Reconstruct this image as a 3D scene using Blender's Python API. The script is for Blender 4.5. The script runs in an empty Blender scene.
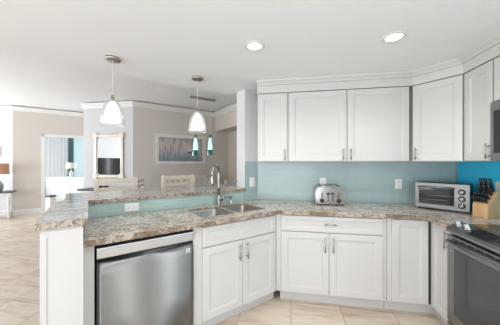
import bpy, bmesh, math, random
from mathutils import Vector, Matrix
random.seed(7)
PI = math.pi
SC = bpy.context.scene
COL = SC.collection
Q = math.sqrt(0.5)

# ------------------------------------------------------------------ camera
cam_d = bpy.data.cameras.new('camera')
cam = bpy.data.objects.new('camera', cam_d); COL.objects.link(cam)
cam_d.sensor_width = 36.0
cam_d.lens = 36.0 * 230.0 / 500.0
cam_d.clip_start = 0.02
cam.location = (0, 0, 1.375)
cam.rotation_euler = (PI/2, 0, math.radians(9.9))
SC.camera = cam

# ------------------------------------------------------------------ world, lights, exposure
w = bpy.data.worlds.new('world'); SC.world = w; w.use_nodes = True
wn = w.node_tree.nodes; bg = wn['Background']
bg.inputs[0].default_value = (0.86, 0.93, 1.0, 1); bg.inputs[1].default_value = 1.6

def area(name, loc, rot, sx, sy, power, col=(1, 1, 1)):
    d = bpy.data.lights.new(name, 'AREA'); d.shape = 'RECTANGLE'; d.size = sx; d.size_y = sy
    d.energy = power; d.color = col
    o = bpy.data.objects.new(name, d); COL.objects.link(o)
    o.location = loc; o.rotation_euler = rot
    return o
# daylight through the glass doors behind the camera and through the living-room windows, plus added fill lamps
area('daylight_back', (-0.95, -3.05, 1.0), (PI/2+0.6, 0, 0), 3.7, 1.8, 98, (0.96, 0.98, 1.0))
for _m in (-1.25, 0.20):
    area('fill_side', (1.77, _m, 1.25), (PI/2, 0, PI/2), 0.13, 1.6, 11, (0.98, 0.99, 1.0))  # added fill lamps: brighten the filler panel and streak the dishwasher door
area('daylight_living', (-8.85, 2.25, 1.4), (PI/2+0.5, 0, -PI/2), 2.9, 2.3, 150, (0.97, 0.985, 1.0))
area('daylight_living', (-6.6, -3.05, 1.2), (PI/2+0.5, 0, 0), 3.2, 1.9, 150, (0.98, 0.99, 1.0))  # added source, keeps part of the living light out of the mirror
area('fill_bedroom', (-6.4, 9.8, 1.6), (PI/2, 0, math.radians(141)), 1.2, 1.8, 70, (0.95, 0.98, 1.0))  # fill lamp added inside the bedroom, no window behind it
area('fill_bedroom', (-8.95, 5.65, 1.6), (PI/2, 0, math.radians(-59)), 1.0, 1.6, 55, (0.97, 0.985, 1.0))  # added fill at an invented opening, brightens the dresser front
for lx, ly in ((-0.268, 1.735), (0.724, 1.781), (0.73, 0.70), (0.73, -0.22), (-0.27, 0.70)):
    d = bpy.data.lights.new('can_light', 'SPOT'); d.energy = 16; d.spot_size = math.radians(150); d.spot_blend = 0.7
    d.shadow_soft_size = 0.05; d.color = (1.0, 0.97, 0.92)
    o = bpy.data.objects.new('can_light', d); COL.objects.link(o); o.location = (lx, ly, 2.235)

vs = SC.view_settings
SC.display_settings.display_device = 'sRGB'
vs.view_transform = 'Standard'; vs.look = 'None'; vs.gamma = 1.0; vs.use_curve_mapping = False
vs.exposure = 0.10

# ------------------------------------------------------------------ materials
def mat(name, col=(0.8, 0.8, 0.8), rough=0.5, metal=0.0, **kw):
    m = bpy.data.materials.new(name); m.use_nodes = True
    nt = m.node_tree; b = nt.nodes['Principled BSDF']
    b.inputs['Base Color'].default_value = (*col, 1); b.inputs['Roughness'].default_value = rough
    b.inputs['Metallic'].default_value = metal
    for k, v in kw.items(): b.inputs[k].default_value = v
    return m
def N(m, t, **kw):
    n = m.node_tree.nodes.new(t)
    for k, v in kw.items(): setattr(n, k, v)
    return n
def L(m, a, b): m.node_tree.links.new(a, b)
def bsdf(m): return m.node_tree.nodes['Principled BSDF']
def coords(m, scale=(1, 1, 1), rot=(0, 0, 0), loc=(0, 0, 0)):
    t = N(m, 'ShaderNodeTexCoord'); p = N(m, 'ShaderNodeMapping')
    p.inputs['Scale'].default_value = scale; p.inputs['Rotation'].default_value = rot; p.inputs['Location'].default_value = loc
    L(m, t.outputs['Object'], p.inputs['Vector']); return p.outputs['Vector']
def noise(m, vec, scale, detail=4, rough=0.6, dist=0.0):
    n = N(m, 'ShaderNodeTexNoise'); n.inputs['Scale'].default_value = scale; n.inputs['Detail'].default_value = detail
    n.inputs['Roughness'].default_value = rough; n.inputs['Distortion'].default_value = dist
    L(m, vec, n.inputs['Vector']); return n.outputs['Fac']
def ramp(m, fac, stops, interp='LINEAR'):
    r = N(m, 'ShaderNodeValToRGB'); r.color_ramp.interpolation = interp
    e = r.color_ramp.elements
    while len(e) < len(stops): e.new(0.5)
    for el, (p, c) in zip(e, stops):
        el.position = p; el.color = (*c, 1) if len(c) == 3 else c
    L(m, fac, r.inputs['Fac']); return r.outputs['Color']
def mix(m, fac, a, b, mode='MIX'):
    n = N(m, 'ShaderNodeMix', data_type='RGBA', blend_type=mode)
    if isinstance(fac, float): n.inputs[0].default_value = fac
    else: L(m, fac, n.inputs[0])
    for i, v in ((6, a), (7, b)):
        if isinstance(v, tuple): n.inputs[i].default_value = (*v, 1)
        else: L(m, v, n.inputs[i])
    return n.outputs[2]
def bump(m, h, strength=0.2, dist=0.01):
    n = N(m, 'ShaderNodeBump'); n.inputs['Strength'].default_value = strength; n.inputs['Distance'].default_value = dist
    L(m, h, n.inputs['Height']); L(m, n.outputs['Normal'], bsdf(m).inputs['Normal'])

def paint(name, col, rough=0.4, var=0.03, bscale=120):
    m = mat(name, col, rough)
    v = coords(m)
    c = ramp(m, noise(m, v, 3.0), [(0.3, tuple(x*(1-var) for x in col)), (0.7, col)])
    L(m, c, bsdf(m).inputs['Base Color'])
    bump(m, noise(m, v, bscale, 2), 0.04, 0.002)
    return m
M = {}
M['cabinet'] = paint('cabinet_paint', (0.585, 0.578, 0.567), 0.35, 0.01)
M['ceiling'] = paint('ceiling_paint', (0.83, 0.845, 0.865), 0.9, 0.02, 60)
M['wall'] = paint('wall_paint_greige', (0.62, 0.575, 0.53), 0.85, 0.02)
M['wall_white'] = paint('wall_paint_white', (0.56, 0.565, 0.57), 0.8, 0.02)
M['post'] = paint('wall_paint_post', (0.66, 0.665, 0.67), 0.7, 0.02)
M['teal_wall'] = paint('wall_paint_teal', (0.50, 0.64, 0.66), 0.85, 0.02)
M['trim'] = paint('trim_paint', (0.74, 0.735, 0.725), 0.4, 0.01)
M['white_wood'] = paint('whitewashed_wood', (0.76, 0.735, 0.69), 0.5, 0.10)
M['cream_wood'] = paint('cream_wood', (0.72, 0.63, 0.52), 0.5, 0.10)
M['dark_wood'] = paint('dark_wood', (0.06, 0.05, 0.055), 0.35, 0.3)
M['black'] = mat('black_plastic', (0.015, 0.015, 0.017), 0.35)
M['dark'] = mat('dark_void', (0.03, 0.028, 0.026), 0.8)
M['white_plastic'] = mat('white_plastic', (0.82, 0.81, 0.78), 0.35)
M['nickel'] = mat('brushed_nickel', (0.47, 0.44, 0.40), 0.28, 1.0)
M['chrome'] = mat('chrome', (0.42, 0.415, 0.41), 0.16, 1.0)
M['mirror'] = mat('mirror_glass', (0.9, 0.92, 0.93), 0.02, 1.0)
M['black_glass'] = mat('black_glass', (0.012, 0.012, 0.014), 0.06)
M['oven_glass'] = mat('oven_glass', (0.055, 0.055, 0.06), 0.08)
M['brass'] = mat('dull_brass', (0.45, 0.36, 0.26), 0.35, 1.0)

def steel(name, vertical, col=(0.56, 0.57, 0.58), rough=0.3):
    m = mat(name, col, rough, 1.0)
    s = (400, 400, 3) if vertical else (3, 3, 400)
    n = noise(m, coords(m, s), 1.0, 2)
    bump(m, n, 0.03, 0.002)
    mr = N(m, 'ShaderNodeMapRange'); mr.inputs[3].default_value = rough-0.05; mr.inputs[4].default_value = rough+0.08
    L(m, n, mr.inputs[0]); L(m, mr.outputs[0], bsdf(m).inputs['Roughness'])
    return m
M['steel'] = steel('stainless_steel', False)
M['steel_door'] = mat('stainless_door_steel', (0.33, 0.335, 0.34), 0.42, 1.0)
bsdf(M['steel_door']).inputs['Anisotropic'].default_value = 1.0
bsdf(M['steel_door']).inputs['Anisotropic Rotation'].default_value = 0.25
_t = N(M['steel_door'], 'ShaderNodeTangent', direction_type='RADIAL', axis='Z'); L(M['steel_door'], _t.outputs[0], bsdf(M['steel_door']).inputs['Tangent'])
M['sink_steel'] = steel('sink_steel', False, (0.40, 0.39, 0.385), 0.30)
M['slate_steel'] = steel('dark_stainless', False, (0.29, 0.287, 0.283), 0.28)
M['oven_steel'] = steel('toaster_oven_steel', False, (0.22, 0.22, 0.22), 0.38)
M['faucet'] = mat('faucet_nickel', (0.36, 0.33, 0.30), 0.25, 1.0)

def granite(name, stretch, rot, base, blotc, speck, k=1.0):
    m = mat(name, (0.6, 0.55, 0.5), 0.14)
    v = coords(m, stretch, (0, 0, rot))
    c = ramp(m, noise(m, v, 5.0, 9, 0.72, 1.0), [(0.34, base[0]), (0.45, base[1]), (0.55, base[2]), (0.68, base[1])])
    f1 = ramp(m, noise(m, v, 26, 6, 0.78, 0.8), [(0.49, (0, 0, 0)), (0.60, (1, 1, 1))])
    c = mix(m, f1, c, blotc)
    v2 = coords(m, (1, 1, 1))
    f2 = ramp(m, noise(m, v2, 55, 5, 0.75), [(0.54, (0, 0, 0)), (0.62, (1, 1, 1))])
    c = mix(m, f2, c, speck)
    f3 = ramp(m, noise(m, v2, 60, 3, 0.6, 0.3), [(0.60, (0, 0, 0)), (0.66, (1, 1, 1))])
    c = mix(m, f3, c, base[2])
    L(m, c, bsdf(m).inputs['Base Color']); bsdf(m).inputs['Specular IOR Level'].default_value = 0.3
    return m
warm = ((0.30, 0.25, 0.20), (0.52, 0.465, 0.40), (0.74, 0.70, 0.64))
grey = ((0.28, 0.265, 0.255), (0.50, 0.49, 0.485), (0.70, 0.705, 0.71))
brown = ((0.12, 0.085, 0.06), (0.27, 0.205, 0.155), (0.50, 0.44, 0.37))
M['granite'] = granite('granite_beige', (1.0, 1.7, 1), 0.6, warm, (0.27, 0.22, 0.18), (0.07, 0.055, 0.05))
M['granite_bar'] = granite('granite_veined', (0.45, 2.0, 1.2), -0.25, grey, (0.33, 0.32, 0.31), (0.16, 0.15, 0.14))
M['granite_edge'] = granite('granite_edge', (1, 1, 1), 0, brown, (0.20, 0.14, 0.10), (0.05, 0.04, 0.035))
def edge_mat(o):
    """upright slab faces take a browner granite than the flat faces"""
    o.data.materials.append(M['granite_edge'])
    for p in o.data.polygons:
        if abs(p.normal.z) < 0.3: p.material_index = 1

def tile(name, c1, c2, grout, bw=0.20, bh=0.076, mort=0.0015, rough=0.24):
    m = mat(name, c1, rough)
    t = N(m, 'ShaderNodeTexCoord'); s = N(m, 'ShaderNodeSeparateXYZ'); cmb = N(m, 'ShaderNodeCombineXYZ')
    L(m, t.outputs['Object'], s.inputs[0]); L(m, s.outputs[0], cmb.inputs[0]); L(m, s.outputs[2], cmb.inputs[1])
    b = N(m, 'ShaderNodeTexBrick'); b.inputs['Scale'].default_value = 1.0
    b.inputs['Brick Width'].default_value = bw; b.inputs['Row Height'].default_value = bh
    b.inputs['Mortar Size'].default_value = mort; b.inputs['Mortar Smooth'].default_value = 0.3
    b.inputs['Color1'].default_value = (*c1, 1); b.inputs['Color2'].default_value = (*c2, 1); b.inputs['Mortar'].default_value = (*grout, 1)
    L(m, cmb.outputs[0], b.inputs['Vector'])
    L(m, b.outputs['Color'], bsdf(m).inputs['Base Color'])
    inv = N(m, 'ShaderNodeMath', operation='SUBTRACT'); inv.inputs[0].default_value = 1.0
    L(m, b.outputs['Fac'], inv.inputs[1]); bump(m, inv.outputs[0], 0.35, 0.003)
    return m
M['tile_aqua'] = tile('aqua_glass_tile', (0.33, 0.435, 0.43), (0.37, 0.475, 0.47), (0.44, 0.53, 0.52))
M['tile_blue'] = tile('blue_glass_tile', (0.02, 0.54, 0.84), (0.025, 0.57, 0.87), (0.06, 0.60, 0.86))
M['tile_bar'] = tile('bar_glass_tile', (0.35, 0.475, 0.45), (0.39, 0.515, 0.49), (0.47, 0.58, 0.56), 0.10, 0.04)

def floor_mat():
    m = mat('travertine_tile', (0.6, 0.5, 0.4), 0.28)
    v = coords(m, (1, 1, 1), (0, 0, 0), (-0.008, -0.02, 0))
    b = N(m, 'ShaderNodeTexBrick'); b.offset = 0.0; b.inputs['Scale'].default_value = 1
    b.inputs['Brick Width'].default_value = 0.457; b.inputs['Row Height'].default_value = 0.457
    b.inputs['Mortar Size'].default_value = 0.0028; b.inputs['Mortar Smooth'].default_value = 0.2
    b.inputs['Color1'].default_value = (0, 0, 0, 1); b.inputs['Color2'].default_value = (1, 1, 1, 1)
    L(m, v, b.inputs['Vector'])
    off = N(m, 'ShaderNodeVectorMath', operation='MULTIPLY_ADD')
    L(m, b.outputs['Color'], off.inputs[0]); off.inputs[1].default_value = (3, 5, 7)
    rot = coords(m, (1.2, 6.5, 1), (0, 0, math.radians(28)))
    L(m, rot, off.inputs[2])
    n1 = noise(m, off.outputs[0], 1.6, 8, 0.62, 0.6)
    c = ramp(m, n1, [(0.30, (0.50, 0.375, 0.26)), (0.45, (0.66, 0.555, 0.44)), (0.58, (0.75, 0.665, 0.565)), (0.72, (0.62, 0.51, 0.40))])
    tone = mix(m, b.outputs['Color'], (0.93, 0.93, 0.93), (1.0, 1.0, 1.0))
    c = mix(m, 1.0, c, tone, 'MULTIPLY')
    c = mix(m, b.outputs['Fac'], c, (0.33, 0.25, 0.18))
    L(m, c, bsdf(m).inputs['Base Color'])
    inv = N(m, 'ShaderNodeMath', operation='SUBTRACT'); inv.inputs[0].default_value = 1.0
    L(m, b.outputs['Fac'], inv.inputs[1]); bump(m, inv.outputs[0], 0.3, 0.003)
    return m
M['floor'] = floor_mat()

def emit(name, col, s):
    m = bpy.data.materials.new(name); m.use_nodes = True; nt = m.node_tree; nt.nodes.clear()
    e = nt.nodes.new('ShaderNodeEmission'); o = nt.nodes.new('ShaderNodeOutputMaterial')
    e.inputs[0].default_value = (*col, 1); e.inputs[1].default_value = s; nt.links.new(e.outputs[0], o.inputs[0]); return m
M['led'] = emit('lit_lens', (1, 0.98, 0.95), 4.0)
M['lamp_glow'] = emit('lit_frosted_glass', (1, 0.96, 0.90), 1.5)
M['screen'] = mat('television_screen', (0.01, 0.01, 0.012), 0.1)
def thin_glass(name, tint, ior=1.5, haze=0.0):
    m = bpy.data.materials.new(name); m.use_nodes = True; nt = m.node_tree; nt.nodes.clear()
    t = nt.nodes.new('ShaderNodeBsdfTransparent'); t.inputs[0].default_value = (*tint, 1)
    g = nt.nodes.new('ShaderNodeBsdfGlossy'); g.inputs['Roughness'].default_value = 0.05
    lw = nt.nodes.new('ShaderNodeLayerWeight'); lw.inputs[0].default_value = 0.35
    mx = nt.nodes.new('ShaderNodeMixShader'); o = nt.nodes.new('ShaderNodeOutputMaterial')
    nt.links.new(lw.outputs['Facing'], mx.inputs[0]); nt.links.new(t.outputs[0], mx.inputs[1]); nt.links.new(g.outputs[0], mx.inputs[2])
    last = mx.outputs[0]
    if haze:
        d = nt.nodes.new('ShaderNodeBsdfDiffuse'); d.inputs[0].default_value = (0.9, 0.9, 0.9, 1)
        m2 = nt.nodes.new('ShaderNodeMixShader'); m2.inputs[0].default_value = haze
        nt.links.new(last, m2.inputs[1]); nt.links.new(d.outputs[0], m2.inputs[2]); last = m2.outputs[0]
    nt.links.new(last, o.inputs[0]); return m
M['clear_glass'] = thin_glass('clear_glass', (0.95, 0.95, 0.95), haze=0.16)
M['teal_glass'] = thin_glass('teal_glass', (0.50, 0.86, 0.82), haze=0.04)
M['teal_solid'] = mat('deep_teal_glass', (0.0, 0.25, 0.22), 0.1)
def sheer():
    m = bpy.data.materials.new('sheer_curtain_cloth'); m.use_nodes = True; nt = m.node_tree; nt.nodes.clear()
    d = nt.nodes.new('ShaderNodeBsdfDiffuse'); d.inputs[0].default_value = (0.9, 0.9, 0.9, 1)
    t = nt.nodes.new('ShaderNodeBsdfTranslucent'); t.inputs[0].default_value = (0.9, 0.9, 0.9, 1)
    mx = nt.nodes.new('ShaderNodeMixShader'); mx.inputs[0].default_value = 0.6; o = nt.nodes.new('ShaderNodeOutputMaterial')
    nt.links.new(d.outputs[0], mx.inputs[1]); nt.links.new(t.outputs[0], mx.inputs[2]); nt.links.new(mx.outputs[0], o.inputs[0]); return m
M['sheer'] = sheer()
M['tan_shade'] = mat('tan_lampshade_cloth', (0.55, 0.30, 0.17), 0.8)
M['white_shade'] = mat('white_lampshade_cloth', (0.82, 0.82, 0.80), 0.8)
M['grey_ceramic'] = mat('grey_ceramic', (0.33, 0.34, 0.35), 0.25)
M['teal_cloth'] = mat('teal_curtain_cloth', (0.26, 0.40, 0.43), 0.9)
M['dresser'] = paint('dresser_paint', (0.74, 0.78, 0.80), 0.5, 0.02)
M['sofa'] = mat('dark_leather', (0.03, 0.03, 0.035), 0.5)
def blockwood():
    m = mat('knife_block_wood', (0.55, 0.33, 0.16), 0.45)
    n = noise(m, coords(m, (20, 20, 2)), 2.0, 5)
    L(m, ramp(m, n, [(0.3, (0.50, 0.29, 0.13)), (0.7, (0.68, 0.45, 0.24))]), bsdf(m).inputs['Base Color']); return m
M['block'] = blockwood()
def painting():
    m = mat('harbour_painting', (0.4, 0.4, 0.45), 0.6)
    t = N(m, 'ShaderNodeTexCoord'); s = N(m, 'ShaderNodeSeparateXYZ'); L(m, t.outputs['Object'], s.inputs[0])
    mr = N(m, 'ShaderNodeMapRange'); mr.inputs[1].default_value = -0.36; mr.inputs[2].default_value = 0.36
    L(m, s.outputs[2], mr.inputs[0])
    c = ramp(m, mr.outputs[0], [(0.0, (0.20, 0.25, 0.31)), (0.30, (0.30, 0.36, 0.41)), (0.45, (0.50, 0.46, 0.45)), (0.75, (0.52, 0.47, 0.455)), (1.0, (0.30, 0.33, 0.37))])
    n = noise(m, coords(m, (9, 9, 2.0)), 2.0, 6, 0.6, 0.5)
    st = ramp(m, n, [(0.35, (0.62, 0.58, 0.60)), (0.6, (1.12, 1.10, 1.08))])
    c = mix(m, 1.0, c, st, 'MULTIPLY')
    L(m, c, bsdf(m).inputs['Base Color']); return m
M['painting'] = painting()

# ------------------------------------------------------------------ mesh helpers
class MB:
    def __init__(s): s.bm = bmesh.new()
    def box(s, x0, x1, y0, y1, z0, z1, bev=0.0, mtx=None):
        b = bmesh.new(); bmesh.ops.create_cube(b, size=1.0)
        for v in b.verts:
            v.co = Vector((x0+(v.co.x+0.5)*(x1-x0), y0+(v.co.y+0.5)*(y1-y0), z0+(v.co.z+0.5)*(z1-z0)))
        if bev: bmesh.ops.bevel(b, geom=list(b.edges), offset=bev, segments=2, affect='EDGES', profile=0.6)
        return s._merge(b, mtx)
    def _merge(s, b, mtx=None):
        if mtx is not None: bmesh.ops.transform(b, matrix=mtx, verts=b.verts)
        bmesh.ops.recalc_face_normals(b, faces=b.faces)
        me = bpy.data.meshes.new('tmp'); b.to_mesh(me); b.free(); s.bm.from_mesh(me); bpy.data.meshes.remove(me); return s
    def prism(s, pts, z0, z1, bev=0.0, mtx=None):
        b = bmesh.new()
        lo = [b.verts.new((p[0], p[1], z0)) for p in pts]; hi = [b.verts.new((p[0], p[1], z1)) for p in pts]
        b.faces.new(lo); b.faces.new(hi); n = len(pts)
        for i in range(n): b.faces.new((lo[i], lo[(i+1) % n], hi[(i+1) % n], hi[i]))
        bmesh.ops.recalc_face_normals(b, faces=b.faces)
        if bev:
            bmesh.ops.bevel(b, geom=[e for e in b.edges if len(e.link_faces) == 2 and e.calc_face_angle(0) > 0.3], offset=bev, segments=2, affect='EDGES')
        return s._merge(b, mtx)
    def lathe(s, prof, seg=24, mtx=None, caps=True):
        b = bmesh.new(); rings = []
        for r, z in prof:
            rings.append([b.verts.new((r*math.cos(2*PI*i/seg), r*math.sin(2*PI*i/seg), z)) for i in range(seg)])
        for a, c in zip(rings, rings[1:]):
            for i in range(seg):
                b.faces.new((a[i], a[(i+1) % seg], c[(i+1) % seg], c[i]))
        if caps: b.faces.new(rings[0]); b.faces.new(rings[-1])
        for f in b.faces:
            if len(f.verts) == 4: f.smooth = True
        return s._merge(b, mtx)
    def cyl(s, p, r, h, axis='z', seg=20, r2=None):
        m = {'z': Matrix.Identity(4), 'y': Matrix.Rotation(-PI/2, 4, 'X'), 'x': Matrix.Rotation(PI/2, 4, 'Y')}[axis]
        return s.lathe([(r, 0), (r if r2 is None else r2, h)], seg, Matrix.Translation(p) @ m)
    def tube(s, pts, r, seg=10):
        pts = [Vector(p) for p in pts]; b = bmesh.new(); rings = []
        rs = r if isinstance(r, (list, tuple)) else [r]*len(pts)
        up = Vector((0.13, 0.31, 0.94)).normalized(); prev = None
        for i, p in enumerate(pts):
            t = (pts[min(i+1, len(pts)-1)]-pts[max(i-1, 0)]).normalized()
            if prev is None:
                a = t.cross(up)
                if a.length < 0.1: a = t.cross(Vector((1, 0, 0)))
            else: a = prev - t*prev.dot(t)
            a.normalize(); prev = a; c = t.cross(a)
            rings.append([b.verts.new(p+(a*math.cos(2*PI*k/seg)+c*math.sin(2*PI*k/seg))*rs[i]) for k in range(seg)])
        for u, v in zip(rings, rings[1:]):
            for k in range(seg):
                f = b.faces.new((u[k], u[(k+1) % seg], v[(k+1) % seg], v[k])); f.smooth = True
        b.faces.new(rings[0]); b.faces.new(rings[-1])
        return s._merge(b)
    def profile(s, prof, path, closed=False):
        """sweep a (out, z) profile along a plan path with mitred corners; 'out' is to the right of travel"""
        b = bmesh.new(); n = len(path); rings = []
        P = [Vector((p[0], p[1])) for p in path]
        for i in range(n):
            d0 = (P[i]-P[i-1]).normalized() if i else None
            d1 = (P[i+1]-P[i]).normalized() if i < n-1 else None
            if d0 is None: d0 = d1
            if d1 is None: d1 = d0
            n0 = Vector((d0.y, -d0.x)); n1 = Vector((d1.y, -d1.x)); mm = (n0+n1).normalized(); k = 1/max(0.3, mm.dot(n0))
            rings.append([b.verts.new((P[i].x+mm.x*k*o, P[i].y+mm.y*k*o, z)) for o, z in prof])
        m = len(prof)
        for a, c in zip(rings, rings[1:]):
            for j in range(m): b.faces.new((a[j], a[(j+1) % m], c[(j+1) % m], c[j]))
        b.faces.new(rings[0]); b.faces.new(rings[-1])
        return s._merge(b)
    def build(s, name, m, parent=None, loc=(0, 0, 0), rz=0.0, rot=None, origin=None):
        if origin is not None:
            bmesh.ops.translate(s.bm, vec=-Vector(origin), verts=s.bm.verts); loc = Vector(loc)+Vector(origin)
        me = bpy.data.meshes.new(name); s.bm.to_mesh(me); s.bm.free()
        me.materials.append(M[m] if isinstance(m, str) else m)
        o = bpy.data.objects.new(name, me); COL.objects.link(o)
        o.location = loc; o.rotation_euler = rot if rot else (0, 0, rz)
        if parent: o.parent = parent
        return o
def tag(o, label, cat, group=None):
    o['label'] = label; o['category'] = cat
    if group: o['group'] = group
    return o
def thing(name, label, cat, loc=(0, 0, 0), rz=0.0, group=None):
    o = bpy.data.objects.new(name, None); COL.objects.link(o); o.empty_display_size = 0.1
    o.location = loc; o.rotation_euler = (0, 0, rz); return tag(o, label, cat, group)
def structure(o): o['kind'] = 'structure'; return o
def copy_tree(o, parent=None):
    c = o.copy(); COL.objects.link(c)
    if parent: c.parent = parent
    for ch in [x for x in bpy.data.objects if x.parent == o]: copy_tree(ch, c)
    return c
def sn(s, n): return ((s-n)*Q, (s+n)*Q)      # house axes (45 degrees to the kitchen) -> world
R45 = PI/4

# ------------------------------------------------------------------ floor, ceilings, walls
structure(MB().box(-9.2, 2.4, -3.3, 11.5, -0.1, 0.0).build('floor', 'floor'))
kc = 2.265
MB_ = MB().prism([(-6.98-0.08, -3.3), (1.95, -3.3), (1.95, 2.95), (2.95-3.776, 2.95)], kc, kc+0.12)
structure(MB_.build('ceiling', 'ceiling'))
structure(MB().box(-9.2, 2.4, -3.3, 11.5, 2.86, 2.95).build('ceiling', 'ceiling'))
sf = MB().box(-6.9, 1.75, 2.60, 2.668, kc+0.1205, 2.8595); structure(sf.build('trim_1', 'ceiling', rz=R45))
# kitchen walls
structure(MB().box(-0.407, 1.95, 2.86, 3.04, 0, 2.8595).build('wall_back', 'wall_white'))
wr = MB().box(1.79, 1.95, -3.3, 2.8595, 0, 0.40).box(1.79, 1.95, -3.3, 2.8595, 2.10, 2.2645)
for a_, b_ in ((-3.3, -1.40), (-1.10, 0.05), (0.35, 2.8595)): wr.box(1.79, 1.95, a_, b_, 0.40, 2.10)
structure(wr.build('wall_right', 'wall_white'))
for i_, m_ in enumerate((-1.25, 0.20)):  # unseen slot windows added for the side fill lamps
    fr_ = MB()
    for q_ in (-0.14, 0.14): fr_.box(1.84, 1.88, m_+q_-0.01, m_+q_+0.01, 0.40, 2.10)
    for z_ in (0.405, 1.24, 2.075): fr_.box(1.84, 1.88, m_-0.13, m_+0.13, z_, z_+0.02)
    structure(fr_.build('window_%d' % (4+i_), 'trim'))
structure(MB().prism([(1.545, 2.31), (1.733, 2.31), (1.86, 2.44), (1.81, 2.49), (1.545, 2.49)], 0, 2.264).build('wall_left', 'post', rz=R45))
# bar half wall and its white end
structure(MB().box(-0.026, 1.5445, 2.315, 2.49, 0, 1.031).build('wall_bar', 'trim', rz=R45))
hw = MB().box(-0.198, -0.027, 1.572, 2.49, 0, 1.031, 0.002)
hw.box(-0.204, -0.021, 1.566, 1.60, 0.0, 0.10, 0.002)
hw.box(-0.202, -0.176, 1.567, 1.58, 0.10, 1.02); hw.box(-0.049, -0.023, 1.567, 1.58, 0.10, 1.02); hw.box(-0.176, -0.049, 1.567, 1.58, 0.985, 1.02)
structure(hw.build('wall_front', 'cabinet', rz=R45))
# living room walls
LZ = 2.8595
structure(MB().prism([(-5.11, 4.97), (-3.728, 4.97), sn(1.2, 6.45), sn(0.4, 7.3), sn(0.30, 8.43), sn(0.15, 8.43)], 0, LZ).build('wall_mirror', 'wall_white'))
structure(MB().box(0.8785, 3.5, 6.15, 6.30, 0, LZ).build('wall_picture', 'wall', rz=R45))
structure(MB().box(3.505, 3.65, 0.62, 6.30, 0, LZ).build('wall_dining', 'wall', rz=R45))
structure(MB().box(3.06, 3.50, 3.0, 6.145, 2.30, LZ).build('trim_2', 'wall', rz=R45))
pl = MB().box(-1.61, -1.00, 8.44, 8.56, 0, LZ); pl.box(-1.00, 0.30, 8.44, 8.56, 2.10, LZ)
structure(pl.build('wall_doorway', 'wall', rz=R45))
structure(MB().box(-9.2, -7.108, 4.83, 4.95, 0, LZ).build('wall_console', 'wall_white'))
# outer walls with their window openings
ww = MB().box(-9.2, -8.4, -3.3, -3.15, 0, LZ).box(-4.8, -3.0, -3.3, -3.15, 0, LZ).box(-8.4, -4.8, -3.3, -3.15, 2.3, LZ); ww.box(1.0, 2.4, -3.3, -3.15, 0, LZ); ww.box(-3.0, 1.0, -3.3, -3.15, 2.3, LZ)
structure(ww.build('wall_front', 'wall_white'))
ww = MB().box(-9.2, -9.05, -3.15, -2.4, 0, LZ); ww.box(-9.2, -9.05, 3.8, 4.825, 0, LZ); ww.box(-9.2, -9.05, 0.7, 3.8, 2.6, LZ); ww.box(-9.2, -9.05, -2.4, 0.7, 0, LZ)
structure(ww.build('wall_left', 'wall_white'))
def win(x0, x1, y0, y1, z1, n, name):
    f = MB(); dx, dy = x1-x0, y1-y0
    for i in range(n+1):
        px, py = x0+dx*i/n, y0+dy*i/n; f.box(px-0.035, px+0.035, py-0.035, py+0.035, 0, z1)
    for z in (0.0, z1-0.06): f.box(x0-0.03, x1+0.03, y0-0.03, y1+0.03, z, z+0.06)
    structure(f.build(name, 'trim'))
win(-2.96, 0.96, -3.22, -3.22, 2.295, 4, 'window_1')
win(-8.36, -4.84, -3.22, -3.22, 2.295, 3, 'window_3')  # unseen window added for the second living lamp
win(-9.12, -9.12, 0.74, 3.76, 2.595, 2, 'window_2')
# bedroom beyond the doorway
structure(MB().box(-9.2, -4.2, 10.2, 10.32, 0, LZ).build('wall_bedroom', 'teal_wall'))
structure(MB().box(-9.2, -9.05, 6.2, 6.3, 0.8, 2.45).box(-9.2, -9.05, 4.96, 5.1, 0.8, 2.45).box(-9.2, -9.05, 4.96, 6.3, 0, 0.8).box(-9.2, -9.05, 4.96, 6.3, 2.45, LZ).box(-9.2, -9.05, 7.95, 10.195, 0, LZ).box(-9.2, -9.05, 6.3, 7.95, 0, 0.5).box(-9.2, -9.05, 6.3, 7.95, 2.45, LZ).build('wall_bedroom_left', 'teal_wall'))
structure(MB().box(-4.3, -4.15, 7.4, 10.2, 0, LZ).build('wall_bedroom_right', 'teal_wall'))
# door casing
cs = MB()
cs.box(-1.055, -0.98, 8.415, 8.44, 0, 2.165, 0.004); cs.box(-1.055, 0.16, 8.415, 8.44, 2.085, 2.165, 0.004)
cs.box(-0.999, -0.985, 8.44, 8.57, 0, 2.09)
structure(cs.build('trim_3', 'trim', rz=R45))

# crown mouldings and skirting
crown = [(0, 2.725), (0.012, 2.725), (0.02, 2.745), (0.065, 2.80), (0.085, 2.81), (0.09, 2.832), (0, 2.832)]
def crown_run(path, name): structure(MB().profile(crown, path).build(name, 'trim'))
crown_run([(-9.0, 4.83), (-7.107, 4.83), sn(-1.608, 8.44), sn(0.14, 8.44)], 'trim_4')
crown_run([(-5.11, 4.97), (-3.728, 4.97), sn(3.06, 6.15), sn(3.06, 3.0)], 'trim_5')
base = [(0, 0.0), (0.014, 0.0), (0.014, 0.11), (0.006, 0.13), (0, 0.13)]
structure(MB().profile(base, [(-9.0, 4.83), (-7.107, 4.83), sn(-1.608, 8.44), sn(-1.06, 8.44)]).build('baseboard_left', 'trim'))
structure(MB().profile(base, [(-5.11, 4.97), (-3.728, 4.97), sn(3.50, 6.15)]).build('baseboard_back', 'trim'))

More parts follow.
